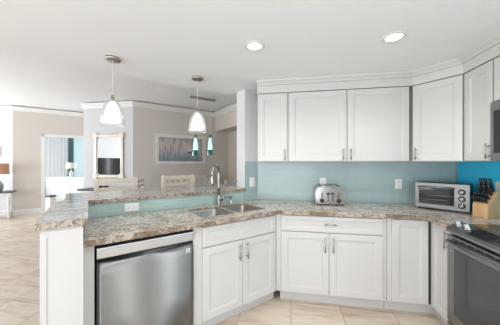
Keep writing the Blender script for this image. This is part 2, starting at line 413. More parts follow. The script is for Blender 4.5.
# ------------------------------------------------------------------ backsplashes
def splash(parts, name, m, loc, rz):
    b = MB()
    for x0, x1, z0, z1 in parts: b.box(x0, x1, -0.008, 0.0, z0, z1)
    structure(b.build(name, m, loc=loc, rz=rz))
splash([(0.008, 2.197-0.010, 0.915, 1.385)], 'wall_back_tiles', 'tile_aqua', (-0.407, 2.8595, 0), 0)
splash([(0.0, 1.562, 0.915, 1.031)], 'wall_bar_tiles', 'tile_bar', (*sn(-0.02, 2.315), 0), R45)
splash([(1.545, 1.727, 0.915, 1.385)], 'wall_left_tiles', 'tile_aqua', (*sn(0.0, 2.3095), 0), R45)
splash([(0.01, 3.0, 0.915, 1.82)], 'wall_right_tiles', 'tile_blue', (1.7895, 2.85, 0), -PI/2)

# ------------------------------------------------------------------ cabinet parts (local frame: front faces -y, x to the right)
def door_mb(x0, x1, z0, z1, y=0.0, t=0.019, fw=0.055):
    b = bmesh.new(); rings = []
    for ins, yy in ((0, t), (0, 0.002), (0.002, 0), (fw, 0), (fw+0.003, 0.003), (fw+0.010, 0.0035), (fw+0.014, 0.009)):
        rings.append([b.verts.new(p) for p in ((x0+ins, y+yy, z0+ins), (x1-ins, y+yy, z0+ins), (x1-ins, y+yy, z1-ins), (x0+ins, y+yy, z1-ins))])
    for a, c in zip(rings, rings[1:]):
        for i in range(4): b.faces.new((a[i], a[(i+1) % 4], c[(i+1) % 4], c[i]))
    b.faces.new(rings[0]); b.faces.new(rings[-1])
    m = MB(); m._merge(b); return m
def door(par, x0, x1, z0, z1, handle=None, name='door', fw=0.055, label=None):
    d = door_mb(x0, x1, z0, z1, fw=fw).build(name, 'cabinet', par)
    if handle:
        hx, hz, vert, ln = handle; h = MB()
        if vert:
            h.tube([(hx, -0.028, hz-ln/2), (hx, -0.028, hz+ln/2)], 0.0055)
            for q in (-1, 1): h.tube([(hx, 0.0, hz+q*(ln/2-0.02)), (hx, -0.028, hz+q*(ln/2-0.02))], 0.0045)
        else:
            h.tube([(hx-ln/2, -0.028, hz), (hx+ln/2, -0.028, hz)], 0.0055)
            for q in (-1, 1): h.tube([(hx+q*(ln/2-0.02), 0.0, hz), (hx+q*(ln/2-0.02), -0.028, hz)], 0.0045)
        h.build('handle', 'nickel', d)
    return d
def body(par, x0, x1, z0, z1, depth, name='body'):
    return MB().box(x0, x1, 0.0195, depth, z0, z1, 0.001).build(name, 'cabinet', par)

BZ0, BZ1 = 0.11, 0.874
# sink cabinet
t = thing('sink_cabinet', 'white base cabinet below the sink with two doors and a false drawer front', 'cabinet', (*sn(0, 1.69), 0), R45)
sc = MB().box(0.664, 1.5195, 0.0195, 0.55, BZ0, 0.70, 0.001).box(0.664, 1.5195, 0.0195, 0.04, 0.70, BZ1)
sc.build('body', 'cabinet', t)
MB().box(0.664, 1.54, 0.085, 0.10, 0.0, BZ0).build('toe_kick', 'cabinet', t)
door(t, 0.735, 1.489, 0.705, 0.862, None, 'drawer_front', 0.035)
door(t, 0.735, 1.110, 0.12, 0.695, (1.074, 0.60, True, 0.14))
door(t, 1.114, 1.489, 0.12, 0.695, (1.150, 0.60, True, 0.14))
# end filler beside the dishwasher
f = MB().box(-0.0255, 0.030, 1.695, 1.715, 0.0, BZ1, 0.001).build('filler_panel', 'cabinet', rz=R45)
tag(f, 'narrow white filler panel left of the dishwasher', 'panel')
# back run
t = thing('base_cabinet', 'white base cabinet under the toaster with one wide drawer above two doors', 'cabinet', (0, 2.264, 0), 0)
body(t, -0.133, 0.868, BZ0, BZ1, 0.585)
MB().box(-0.10, 0.868, 0.085, 0.10, 0, BZ0).build('toe_kick', 'cabinet', t)
door(t, -0.085, 0.831, 0.715, 0.862, (0.373, 0.79, False, 0.11), 'drawer', 0.035)
door(t, -0.085, 0.360, 0.12, 0.705, (0.326, 0.60, True, 0.14))
door(t, 0.364, 0.831, 0.12, 0.705, (0.398, 0.60, True, 0.14))
# corner carousel cabinet: folding pair of doors
t = thing('corner_cabinet', 'white inside-corner base cabinet with two folded doors beside the range', 'cabinet', (0, 2.264, 0), 0)
cb = MB().prism([(0.872, 0.0195), (1.235, 0.0195), (1.235, -0.295), (1.78, -0.295), (1.78, 0.585), (0.872, 0.585)], BZ0, BZ1)
cb.build('body', 'cabinet', t)
MB().prism([(0.872, 0.085), (1.29, 0.085), (1.29, -0.295), (1.31, -0.295), (1.31, 0.10), (0.872, 0.10)], 0, BZ0).build('toe_kick', 'cabinet', t)
door(t, 0.905, 1.200, 0.12, 0.862)
e = bpy.data.objects
d2 = door_mb(0.0, 0.283, 0.12, 0.862).build('door', 'cabinet', t, loc=(1.216, -0.004, 0), rz=-PI/2)
h = MB(); hx, hz = 0.222, 0.765
h.tube([(hx, -0.028, hz-0.07), (hx, -0.028, hz+0.07)], 0.0055)
for q in (-1, 1): h.tube([(hx, 0, hz+q*0.05), (hx, -0.028, hz+q*0.05)], 0.0045)
h.build('handle', 'nickel', d2)
MB().box(1.2005, 1.2155, -0.006, -0.001, 0.13, 0.855).build('hinge', 'dark', t)

# upper cabinets
UZ0, UZ1 = 1.385, 2.135
UY = 2.52
def upper(label, loc, rz, x0, x1, doors, depth=0.335, z0=UZ0, name='wall_cabinet'):
    t = thing(name, label, 'cabinet', (loc[0], loc[1], z0), rz)
    MB().box(x0, x1, 0.0195, depth, 0, UZ1-z0, 0.001).build('body', 'cabinet', t)
    for a, b, hd in doors:
        door(t, a, b, 0.006, 2.128-z0, (hd, 0.075, True, 0.115) if hd is not None else None)
    return t
upper('narrow white wall cabinet at the left end of the row above the toaster', (0, UY, 0), 0, -0.355, -0.024, [(-0.347, -0.034, -0.058)])
upper('wide white wall cabinet with two doors above the toaster', (0, UY, 0), 0, -0.022, 1.172, [(-0.012, 0.570, 0.543), (0.588, 1.165, 0.616)])
# diagonal corner cabinet
t = thing('corner_wall_cabinet', 'white diagonal corner wall cabinet above the toaster oven', 'cabinet', (1.19, 2.52, UZ0), -R45)
c_, s_ = Q, Q
def dl(k, m): dx, dy = k-1.19, m-2.52; return (dx*Q-dy*Q, dx*Q+dy*Q)
MB().prism([(0.01, 0.0195), (0.378, 0.0195), dl(1.78, 2.262), dl(1.78, 2.85), dl(1.18, 2.85)], 0, UZ1-UZ0).build('body', 'cabinet', t)
door(t, 0.006, 0.376, 0.006, 2.128-UZ0, (0.035, 0.075, True, 0.115))
upper('narrow white wall cabinet between the corner and the microwave', (1.46, 2.25, 0), -PI/2, 0.004, 0.286, [(0.008, 0.280, 0.262)], 0.325)
upper('short white wall cabinet above the microwave', (1.46, 2.25, 0), -PI/2, 0.290, 1.05, [(0.296, 0.666, None), (0.672, 1.044, None)], 0.325, 1.815)
# frieze and crown over the wall cabinets
fr = [(-0.02, 2.136), (0.0, 2.136), (0.0, 2.216), (0.018, 2.219), (0.024, 2.232), (0.046, 2.250), (0.052, 2.2645), (-0.02, 2.2645)]
cp = [(-0.36, 2.86), (-0.36, 2.515), (1.188, 2.515), (1.455, 2.248), (1.455, 0.9)]
structure(MB().profile(fr, cp[1:]).build('trim_6', 'cabinet'))

# ------------------------------------------------------------------ countertops
def slab_with_hole(outer, holes, z0, z1, name, m, label, cat, rz=0.0, strip=None):
    """flat slab with rectangular holes (triangulated fill) and closed edge faces"""
    b = bmesh.new(); loops = [outer]+holes; eds = []
    for lp in loops:
        vs_ = [b.verts.new((x, y, z1)) for x, y in lp]
        eds += [b.edges.new((vs_[i], vs_[(i+1) % len(vs_)])) for i in range(len(vs_))]
    bmesh.ops.triangle_fill(b, use_beauty=True, use_dissolve=False, edges=eds)
    fs = list(b.faces)
    r = bmesh.ops.extrude_face_region(b, geom=fs)
    bmesh.ops.translate(b, vec=(0, 0, z0-z1), verts=[v for v in r['geom'] if isinstance(v, bmesh.types.BMVert)])
    bmesh.ops.recalc_face_normals(b, faces=b.faces)
    m_ = MB(); m_._merge(b)
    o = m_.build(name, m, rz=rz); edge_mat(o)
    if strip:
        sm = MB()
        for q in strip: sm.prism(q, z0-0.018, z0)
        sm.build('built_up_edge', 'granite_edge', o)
    return tag(o, label, cat)
CZ0, CZ1 = 0.894, 0.914
def rrect(x0, x1, y0, y1, r=0.03, n=4):
    out = []
    for cx, cy, a in ((x1-r, y1-r, 0), (x0+r, y1-r, 1), (x0+r, y0+r, 2), (x1-r, y0+r, 3)):
        for i in range(n+1):
            q = (a+i/n)*PI/2; out.append((cx+r*math.cos(q), cy+r*math.sin(q)))
    return out
def toW(pts): return [sn(*p) for p in pts]
m_front = 2.235; kf = 1.163
kx = m_front-1.66*math.sqrt(2)
outer = [sn(-0.022, 1.66), (kx, m_front), (kf-0.025, m_front), (kf, m_front-0.025), (kf, 1.970), (1.775, 1.970), (1.775, 2.848), (2.848-2.298*math.sqrt(2), 2.848), sn(-0.022, 2.298)]
holes = [toW(rrect(0.775, 1.10, 1.79, 2.195)), toW(rrect(1.125, 1.45, 1.79, 2.195))]
ce = 0.04     # built-up front edge
kx2 = (m_front+ce)-(1.66+ce)*math.sqrt(2)
strip = [[sn(-0.022, 1.66), (kx, m_front), (kx2, m_front+ce), sn(-0.022, 1.66+ce)],
         [(kx, m_front), (kf-0.025, m_front), (kf-0.008, m_front-0.008), (kf+ce-0.008, m_front+ce-0.008), (kx2, m_front+ce)],
         [(kf-0.008, m_front-0.008), (kf, m_front-0.025), (kf, 1.970), (kf+ce, 1.970), (kf+ce-0.008, m_front+ce-0.008)]]
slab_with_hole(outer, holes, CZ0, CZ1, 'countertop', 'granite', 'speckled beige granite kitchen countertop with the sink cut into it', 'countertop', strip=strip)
# edge build-up under the front of the worktop is included in the slab thickness
barp = [(-0.222, 1.548), (0.0-0.001, 1.548), (0.0, 2.285), (1.5435, 2.285), (1.5435, 2.90), (-0.185, 2.90), (-0.165, 2.86), (-0.165, 2.40), (-0.222, 2.33)]
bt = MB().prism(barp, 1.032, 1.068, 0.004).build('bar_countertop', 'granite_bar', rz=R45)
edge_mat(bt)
tag(bt, 'raised grey and white veined granite bar top with a wide left end', 'bar top')

# sink
t = thing('sink', 'double bowl stainless steel sink set under the granite counter', 'sink', (*sn(0, 0), 0), R45)
for nm, x0, x1 in (('bowl', 0.775, 1.10), ('bowl', 1.125, 1.45)):
    b = bmesh.new(); y0, y1 = 1.79, 2.195; rings = []
    for ins, z, rr in ((-0.010, 0.8910, 0.035), (0.0, 0.8910, 0.03), (0.004, 0.88, 0.03), (0.012, 0.72, 0.035), (0.03, 0.705, 0.04)):
        rings.append([b.verts.new((px, py, z)) for px, py in rrect(x0+ins, x1-ins, y0+ins, y1-ins, rr)])
    for a, c in zip(rings, rings[1:]):
        for i in range(len(a)): f = b.faces.new((a[i], a[(i+1) % len(a)], c[(i+1) % len(a)], c[i])); f.smooth = True
    b.faces.new(rings[-1])
    mb = MB(); mb._merge(b); bo = mb.build(nm, 'sink_steel', t)
    sl = bo.modifiers.new('thick', 'SOLIDIFY'); sl.thickness = 0.002; sl.offset = 1
    MB().lathe([(0.045, 0.0), (0.043, 0.003), (0.03, 0.003), (0.028, 0.001), (0.004, 0.001)], 20, Matrix.Translation(((x0+x1)/2, 2.0, 0.7055))).build('drain', 'chrome', bo)

# faucet
fx, fy = sn(1.165, 2.25)
t = thing('faucet', 'tall brushed nickel gooseneck faucet behind the sink', 'faucet', (fx, fy, CZ1), 0)
MB().lathe([(0.030, 0), (0.030, 0.006), (0.024, 0.012), (0.022, 0.085), (0.018, 0.10), (0.0145, 0.115)], 24).build('base', 'faucet', t)
dr = Vector((-0.045, -0.185, 0)).normalized(); dr.rotate(Matrix.Rotation(math.radians(9.9), 3, 'Z'))
pts = [Vector((0, 0, 0.10)), Vector((0, 0, 0.20)), Vector((0, 0, 0.30)), Vector((0, 0, 0.345))]
Rr = 0.088
for i in range(1, 15):
    a = PI*i/14; pts.append(Vector((0, 0, 0.345))+dr*(Rr-Rr*math.cos(a))+Vector((0, 0, Rr*math.sin(a)*1.05)))
pts.append(pts[-1]+Vector((0, 0, -0.02)))
MB().tube(pts, 0.015, 14).build('spout', 'faucet', t)
e_ = pts[-1]
MB().tube([e_+Vector((0, 0, 0.01)), e_-Vector((0, 0, 0.02)), e_-Vector((0, 0, 0.085)), e_-Vector((0, 0, 0.10))], [0.0145, 0.017, 0.021, 0.018], 16).build('spray_head', 'faucet', t)
hd = Vector((0.82, 0.15, 0)).normalized()
mb = MB().tube([hd*0.0, hd*0.035], 0.016, 12); bmesh.ops.translate(mb.bm, vec=(0, 0, 0.065), verts=mb.bm.verts)
mb.tube([hd*0.03+Vector((0, 0, 0.055)), hd*0.052+Vector((0, 0, 0.07)), hd*0.058+Vector((0, 0, 0.12))], [0.018, 0.014, 0.006], 12)
mb.build('handle', 'faucet', t)
sx, sy = sn(1.315, 2.245)
t = thing('soap_dispenser', 'small nickel soap pump to the right of the faucet', 'soap dispenser', (sx, sy, CZ1), 0)
MB().lathe([(0.022, 0), (0.022, 0.004), (0.013, 0.008), (0.012, 0.04), (0.008, 0.042), (0.008, 0.065), (0.014, 0.067), (0.014, 0.078)], 18).build('pump', 'faucet', t)
MB().tube([(0, 0, 0.072), (-0.045, -0.045, 0.074), (-0.055, -0.055, 0.062)], [0.007, 0.006, 0.005]).build('nozzle', 'faucet', t)

# ------------------------------------------------------------------ dishwasher
t = thing('dishwasher', 'stainless steel dishwasher with a curved door and pocket handle', 'dishwasher', (*sn(0.038, 1.675), 0), R45)
W_ = 0.621
MB().box(0.0, W_, 0.055, 0.56, 0.10, 0.868).build('tub', 'dark', t)
MB().box(0.01, W_-0.01, 0.09, 0.12, 0.0, 0.10).build('toe_kick', 'black', t)
# curved door skin
b = bmesh.new(); NX = 24; rows = []
for j, (z, dy) in enumerate(((0.115, 0.012), (0.118, 0.0), (0.40, -0.004), (0.68, -0.002), (0.735, 0.003), (0.755, 0.016), (0.762, 0.03))):
    row = []
    for i in range(NX+1):
        u = i/NX; bow = 0.013*(1-(2*u-1)**2); zz = z + (0.010*(1-(2*u-1)**2)*-1 if j >= 4 else 0)
        row.append(b.verts.new((0.004+u*(W_-0.008), dy-bow+0.006, zz)))
    rows.append(row)
for a, c in zip(rows, rows[1:]):
    for i in range(NX): f = b.faces.new((a[i], a[i+1], c[i+1], c[i])); f.smooth = True
back = [b.verts.new(v.co+Vector((0, 0.05-v.co.y, 0))) for v in (rows[0][0], rows[0][-1], rows[-1][-1], rows[-1][0])]
b.faces.new(rows[0]+[back[1], back[0]]); b.faces.new(rows[-1]+[back[2], back[3]])
b.faces.new([r[0] for r in rows]+[back[3], back[0]]); b.faces.new([r[-1] for r in rows]+[back[2], back[1]])
mb = MB(); mb._merge(b); dd = mb.build('door', 'steel_door', t)
MB().box(0.004, W_-0.004, 0.0, 0.052, 0.785, 0.850, 0.004).build('control_panel', 'steel', t)
lg = MB().box(W_-0.062, W_-0.034, -0.0025, 0.004, 0.700, 0.730, 0.001).build('badge', 'white_plastic', t)
lm = MB().lathe([(0.0105, 0), (0.0105, 0.001), (0.0082, 0.001), (0.0082, 0.0)], 24, Matrix.Translation((W_-0.048, -0.0028, 0.7165)) @ Matrix.Rotation(PI/2, 4, 'X'), False)
lm.box(W_-0.0495, W_-0.0480, -0.0036, -0.0026, 0.712, 0.722); lm.box(W_-0.0495, W_-0.0445, -0.0036, -0.0026, 0.7115, 0.713)
lm.box(W_-0.0535, W_-0.0520, -0.0036, -0.0026, 0.7185, 0.7205); lm.box(W_-0.058, W_-0.038, -0.0034, -0.0026, 0.7020, 0.7036)
lm.build('emblem', 'dark', lg)

# ------------------------------------------------------------------ range (local: front -y, x to the right)
t = thing('range', 'stainless steel slide-in electric range with black glass cooktop', 'range', (1.185, 1.962, 0), -PI/2)
RW = 0.758
MB().box(0.0, RW, 0.03, 0.59, 0.06, 0.895).build('body', 'slate_steel', t)
MB().box(0.02, RW-0.02, 0.08, 0.60, 0.0, 0.06).build('toe_kick', 'black', t)
ct = MB().box(0.0, RW, 0.105, 0.590, 0.895, 0.921, 0.003).build('cooktop', 'black_glass', t)
bmat = mat('burner_grey', (0.25, 0.25, 0.26), 0.4)
for cx, cy, r in ((0.21, 0.24, 0.10), (0.55, 0.24, 0.085), (0.21, 0.47, 0.075), (0.55, 0.47, 0.10)):
    for rr in (r, r*0.72, r*0.42):
        MB().lathe([(rr, 0), (rr, 0.0006), (rr-0.0035, 0.0006), (rr-0.0035, 0)], 40, Matrix.Translation((cx, cy, 0.9212)), False).build('burner_ring', bmat, ct)
# sloped control panel
b = bmesh.new()
prof = [(0.115, 0.895), (0.115, 0.928), (0.075, 0.928), (-0.020, 0.893), (-0.028, 0.878), (-0.028, 0.862), (0.03, 0.850)]
lo = [b.verts.new((-0.002, y, z)) for y, z in prof]; hi = [b.verts.new((RW+0.002, y, z)) for y, z in prof]
b.faces.new(lo); b.faces.new(hi)
for i in range(len(prof)): b.faces.new((lo[i], lo[(i+1) % len(prof)], hi[(i+1) % len(prof)], hi[i]))
mb = MB(); mb._merge(b); cp_ = mb.build('control_panel', 'slate_steel', t)
tilt = math.atan2(0.035, 0.095)
MB().box(0.17, RW-0.17, -0.045, 0.045, 0, 0.0015, 0.0005).build('display', 'black_glass', cp_, loc=(0, 0.0275, 0.911), rot=(tilt, 0, 0))
for kx_ in (0.045, 0.125, RW-0.125, RW-0.045):
    k_ = MB().lathe([(0.026, 0), (0.026, 0.006), (0.021, 0.009), (0.019, 0.030), (0.016, 0.033)], 24)
    k_.box(-0.005, 0.005, -0.019, 0.019, 0.030, 0.038, 0.002)
    k_.build('knob', 'chrome', cp_, loc=(kx_, 0.035, 0.9135), rot=(tilt, 0, 0))
od = MB()
zt, zb = 0.840, 0.20
od.box(0.004, RW-0.004, -0.022, 0.03, zt-0.085, zt, 0.003); od.box(0.004, RW-0.004, -0.022, 0.03, zb, zb+0.075, 0.003)
od.box(0.004, 0.07, -0.022, 0.03, zb+0.075, zt-0.085, 0.002); od.box(RW-0.07, RW-0.004, -0.022, 0.03, zb+0.075, zt-0.085, 0.002)
odo = od.build('oven_door', 'slate_steel', t)
MB().box(0.0701, RW-0.0701, -0.0195, 0.02, zb+0.0751, zt-0.0851).build('window', 'oven_glass', odo)
vt = MB()
for i in range(9): vt.box(0.06+i*0.073, 0.06+i*0.073+0.055, -0.0228, -0.0215, zt-0.022, zt-0.012)
vt.build('vent_slots', 'black', odo)
hb = [(0.03+ (RW-0.06)*i/16, -0.044-0.022*math.sin(PI*i/16), zt-0.045) for i in range(17)]
hh = MB().tube(hb, 0.013, 12)
for q in (0.035, RW-0.035): hh.tube([(q, -0.018, zt-0.045), (q, -0.046, zt-0.045)], 0.014, 12)
hh.build('handle', 'slate_steel', odo)
MB().box(0.004, RW-0.004, -0.022, 0.03, 0.065, 0.19, 0.004).build('drawer', 'slate_steel', t)

# ------------------------------------------------------------------ microwave
t = thing('microwave', 'stainless steel over-the-range microwave with dark glass door', 'microwave', (1.440, 1.958, 1.387), -PI/2)
MB().box(0.0, 0.756, 0.03, 0.335, 0.0, 0.424, 0.003).build('body', 'slate_steel', t)
mf = MB().box(0, 0.756, 0.0, 0.03, 0.0, 0.424, 0.004).build('door', 'slate_steel', t)
MB().box(0.030, 0.555, -0.002, 0.004, 0.055, 0.360, 0.0015).build('window', 'black_glass', mf)
MB().box(0.60, 0.74, -0.002, 0.004, 0.05, 0.37, 0.001).build('keypad', 'black_glass', t)
MB().tube([(0.575, 0, 0.05), (0.575, -0.035, 0.07), (0.575, -0.035, 0.35), (0.575, 0, 0.37)], 0.010).build('handle', 'slate_steel', mf)

# ------------------------------------------------------------------ toaster
t = thing('toaster', 'four slice chrome toaster with two black dials on the granite counter', 'toaster', (0.425, 2.585, CZ1), 0)
def rprof(w, h, r, n=6):
    pts = [(-w/2, 0.012), (w/2, 0.012)]
    for i in range(n+1): a = i/n*PI/2; pts.append((w/2-r+r*math.cos(a), h-r+r*math.sin(a)))
    for i in range(n+1): a = PI/2+i/n*PI/2; pts.append((-w/2+r+r*math.cos(a), h-r+r*math.sin(a)))
    return pts
tb = MB(); X90 = Matrix.Rotation(PI/2, 4, 'X')
tb.prism(rprof(0.30, 0.205, 0.075), -0.235, -0.012, 0.004, X90)
tb.build('body', 'chrome', t)
fa = MB().prism(rprof(0.285, 0.195, 0.07), -0.0118, 0.004, 0.004, X90).build('front_plate', 'chrome', t)
MB().box(-0.145, 0.145, 0.0, 0.23, 0.0, 0.012, 0.003).build('base', 'black', t)
sl = MB()
for q in (-0.105, -0.045, 0.02, 0.08): sl.box(q, q+0.025, 0.04, 0.205, 0.203, 0.2062, 0.0005)
sl.build('slots', 'black', t)
for q in (-0.085, 0.085):
    MB().lathe([(0.024, 0), (0.022, 0.018), (0.006, 0.020)], 20, Matrix.Translation((q, -0.004, 0.052)) @ X90).build('dial', 'black', t)
    bb = MB()
    for z in (0.085, 0.103, 0.121): bb.box(q*1.0-0.009, q*1.0+0.009, -0.007, 0, z, z+0.011, 0.001)
    bb.build('buttons', 'black', t)
for q in (-0.022, 0.022):
    MB().box(q-0.004, q+0.004, -0.0055, -0.003, 0.045, 0.14).box(q-0.018, q+0.018, -0.025, -0.004, 0.118, 0.134, 0.003).build('lever', 'black', t)

# ------------------------------------------------------------------ toaster oven
t = thing('toaster_oven', 'silver countertop toaster oven with three knobs in the blue corner', 'toaster oven', (1.268, 2.62, CZ1), math.atan2(-0.27, 0.325))
TW, TH, TD = 0.408, 0.262, 0.205
MB().box(0.0, TW, 0.008, TD, 0.014, TH, 0.006).build('body', 'black', t)
ff = MB()
ff.box(0, TW, -0.012, 0.012, 0.014, 0.055, 0.004); ff.box(0, TW, -0.012, 0.012, TH-0.045, TH-0.002, 0.004)
ff.box(0, 0.03, -0.012, 0.012, 0.05, TH-0.04, 0.002); ff.box(0.302, TW, -0.012, 0.012, 0.05, TH-0.04, 0.002)
fo = ff.build('front_frame', 'oven_steel', t)
MB().box(0.03, 0.302, -0.008, 0.006, 0.055, TH-0.045).build('window', 'black_glass', t)
rk = MB()
for z in (0.10, 0.14):
    rk.tube([(0.035, -0.0095, z), (0.30, -0.0095, z)], 0.0016, 6)
rk.build('rack_wires', 'nickel', t)
MB().tube([(0.03, -0.012, TH-0.045), (0.035, -0.034, TH-0.040), (0.298, -0.034, TH-0.040), (0.302, -0.012, TH-0.045)], 0.007).build('handle', 'oven_steel', t)
for z in (0.065, 0.128, 0.190):
    kk = MB().lathe([(0.023, 0), (0.022, 0.004), (0.017, 0.006), (0.016, 0.02), (0.012, 0.022)], 20, Matrix.Translation((0.355, -0.012, z)) @ X90)
    kk.build('knob', 'chrome', t)
    MB().lathe([(0.0265, 0), (0.0265, 0.0015), (0.022, 0.0015)], 20, Matrix.Translation((0.355, -0.0115, z)) @ X90).build('knob_ring', 'dark', t)
for q in (0.03, TW-0.03):
    for yy in (0.02, TD-0.03): MB().cyl((q, yy, 0.0), 0.012, 0.016).build('foot', 'black', t)

# ------------------------------------------------------------------ knife block
t = thing('knife_block', 'light wood knife block beside the toaster oven', 'knife block', (1.568, 2.232, CZ1), math.radians(-72))
# wedge profile in (y, z): slanted top facing forward
b = bmesh.new(); pr = [(0.0, 0.0), (0.16, 0.0), (0.195, 0.185), (0.10, 0.225), (0.0, 0.105)]
bw = 0.118
lo = [b.verts.new((-bw/2, y, z)) for y, z in pr]; hi = [b.verts.new((bw/2, y, z)) for y, z in pr]
b.faces.new(lo); b.faces.new(hi)
for i in range(5): b.faces.new((lo[i], lo[(i+1) % 5], hi[(i+1) % 5], hi[i]))
bmesh.ops.recalc_face_normals(b, faces=b.faces)
bmesh.ops.bevel(b, geom=list(b.edges), offset=0.003, segments=2, affect='EDGES')
mb = MB(); mb._merge(b); mb.build('block', 'block', t)
nd = Vector((0, -0.79, 0.61))        # outward from the slanted face
kn = []
for row, (fy_, ln) in enumerate(((0.16, 0.062), (0.40, 0.066), (0.66, 0.10), (0.88, 0.125))):
    for c in range(4 if row < 2 else 3):
        x_ = (-0.040+0.0267*c) if row < 2 else (-0.034+0.034*c)
        p = Vector((x_, 0.10*fy_, 0.105+0.12*fy_))
        dirv = (nd*(0.75 if row < 2 else 0.5)+Vector((0, 0, 1))*(0.35 if row < 2 else 0.8)).normalized()
        kn.append((p, dirv, ln))
kr = Matrix.Rotation(math.radians(-72), 3, 'Z')
for p, dv, ln in kn:
    k_ = MB(); r_ = 0.0085
    k_.tube([p+dv*0.0055, p+dv*0.012], 0.005, 8)
    k_.tube([p+dv*0.0095, p+dv*0.022, p+dv*ln*0.7, p+dv*(ln-0.006), p+dv*ln], [0.010, 0.012, 0.011, 0.013, 0.008], 10)
    bmesh.ops.translate(k_.bm, vec=-p, verts=k_.bm.verts)
    ko = k_.build('knife', 'black', loc=Vector((1.568, 2.232, CZ1))+kr @ p, rz=math.radians(-72))
    if ln < 0.08: tag(ko, 'short black handled steak knife in the lower rows of the wood knife block', 'knife', 'steak knives in the block')
    else: tag(ko, 'long black handled kitchen knife standing in the upper rows of the wood knife block', 'knife', 'kitchen knives in the block')

# ------------------------------------------------------------------ outlets
def outlet(label, loc, rz, horiz=False):
    t = thing('outlet', label, 'outlet', loc, rz, None)
    a, c = (0.0575, 0.036) if horiz else (0.036, 0.0575)
    MB().box(-a, a, -0.006, 0.0, -c, c, 0.002).build('cover_plate', 'white_plastic', t)
    for q in (-1, 1):
        cx, cz = (q*0.0235, 0) if horiz else (0, q*0.0235)
        s = MB().box(cx-0.014, cx+0.014, -0.0085, -0.005, cz-0.0155, cz+0.0155, 0.002).build('socket', 'white_plastic', t)
        g = MB()
        for w_ in (-0.005, 0.005):
            if horiz: g.box(cx-0.004, cx+0.004, -0.0092, -0.0084, cz+w_-0.001, cz+w_+0.001)
            else: g.box(cx+w_-0.001, cx+w_+0.001, -0.0092, -0.0084, cz-0.002, cz+0.006)
        g.build('slots', 'dark', s)
    return t
ox = sn(0.319, 2.306); outlet('white double outlet lying sideways on the bar backsplash', (*ox, 0.973), R45, True)
ox = sn(1.646, 2.301); outlet('white wall outlet between the white post and the corner', (*ox, 1.135), R45)
outlet('white wall outlet behind the toaster', (0.385, 2.851, 1.135), 0)
outlet('white wall outlet left of the toaster oven', (1.206, 2.851, 1.132), 0)
outlet('white wall outlet on the blue tiles above the knife block', (1.781, 2.325, 1.15), -PI/2)

# ------------------------------------------------------------------ recessed lights and pendants
def can(label, loc):
    t = thing('recessed_light', label, 'ceiling light', loc, 0, None)
    MB().lathe([(0.054, -0.001), (0.056, -0.006), (0.078, -0.004), (0.080, -0.0005)], 32, None, False).build('trim_ring', 'trim', t)
    MB().lathe([(0.0545, -0.0015), (0.01, -0.0035)], 32).build('lens', 'led', t)
can('round recessed ceiling light nearer the bar', (-0.268, 1.735, kc))
can('round recessed ceiling light nearer the range', (0.724, 1.781, kc))

def pendant(label, s, n):
    x, y = sn(s, n); t = thing('pendant_light', label, 'pendant light', (x, y, 1.690), 0)
    H = kc-1.690
    MB().lathe([(0.062, H-0.0005), (0.062, H-0.016), (0.055, H-0.022), (0.01, H-0.026)], 32).build('canopy', 'nickel', t)
    MB().tube([(0, 0, 0.245), (0, 0, H-0.024)], 0.0022, 8).build('cord', 'white_plastic', t)
    MB().lathe([(0.005, 0.262), (0.010, 0.255), (0.016, 0.225), (0.020, 0.215)], 20).build('socket', 'nickel', t)
    MB().lathe([(0.091, 0.0), (0.092, 0.03), (0.088, 0.08), (0.078, 0.13), (0.061, 0.175), (0.036, 0.208), (0.020, 0.222)], 40, None, False).build('glass_shade', 'clear_glass', t)
    MB().lathe([(0.01, 0.026), (0.058, 0.026), (0.065, 0.036), (0.063, 0.08), (0.055, 0.13), (0.038, 0.172), (0.018, 0.205)], 32).build('inner_shade', 'lamp_glow', t)
    return t
pendant('glass bell pendant over the left part of the bar', 0.17, 2.28)
pendant('glass bell pendant over the bar near the faucet', 0.935, 2.29)

# ------------------------------------------------------------------ dining pendant with two teal glasses
x, y = sn(2.16, 4.96)
t = thing('dining_pendant', 'twin teal glass pendant hanging over the dining table', 'pendant light', (x, y, 1.53), R45)
H = 2.8595-1.53
MB().box(-0.30, 0.30, -0.05, 0.05, H-0.035, H-0.0005, 0.004).build('canopy', 'dark_wood' if False else 'nickel', t)
for q in (-0.18, 0.18):
    zc = 0.0 if q < 0 else 0.02; QT = Matrix.Translation((q, 0, 0))
    MB().tube([(q, 0, 0.47+zc), (q, 0, H-0.034)], 0.003, 6).build('cord', 'white_plastic', t)
    sh = MB().lathe([(0.078, zc), (0.080, zc+0.02), (0.070, zc+0.15), (0.045, zc+0.36), (0.030, zc+0.47)], 24, QT, False).build('glass_shade', 'teal_glass', t)
    MB().lathe([(0.01, zc+0.125), (0.058, zc+0.13), (0.052, zc+0.22), (0.036, zc+0.34), (0.022, zc+0.40)], 20, QT).build('inner_shade', 'lamp_glow', sh)
    MB().lathe([(0.060, zc+0.001), (0.064, zc+0.02), (0.060, zc+0.12)], 20, QT).build('glass_foot', 'teal_solid', sh)
    MB().lathe([(0.031, zc+0.42), (0.024, zc+0.475)], 16, QT).build('cap', 'teal_solid', sh)

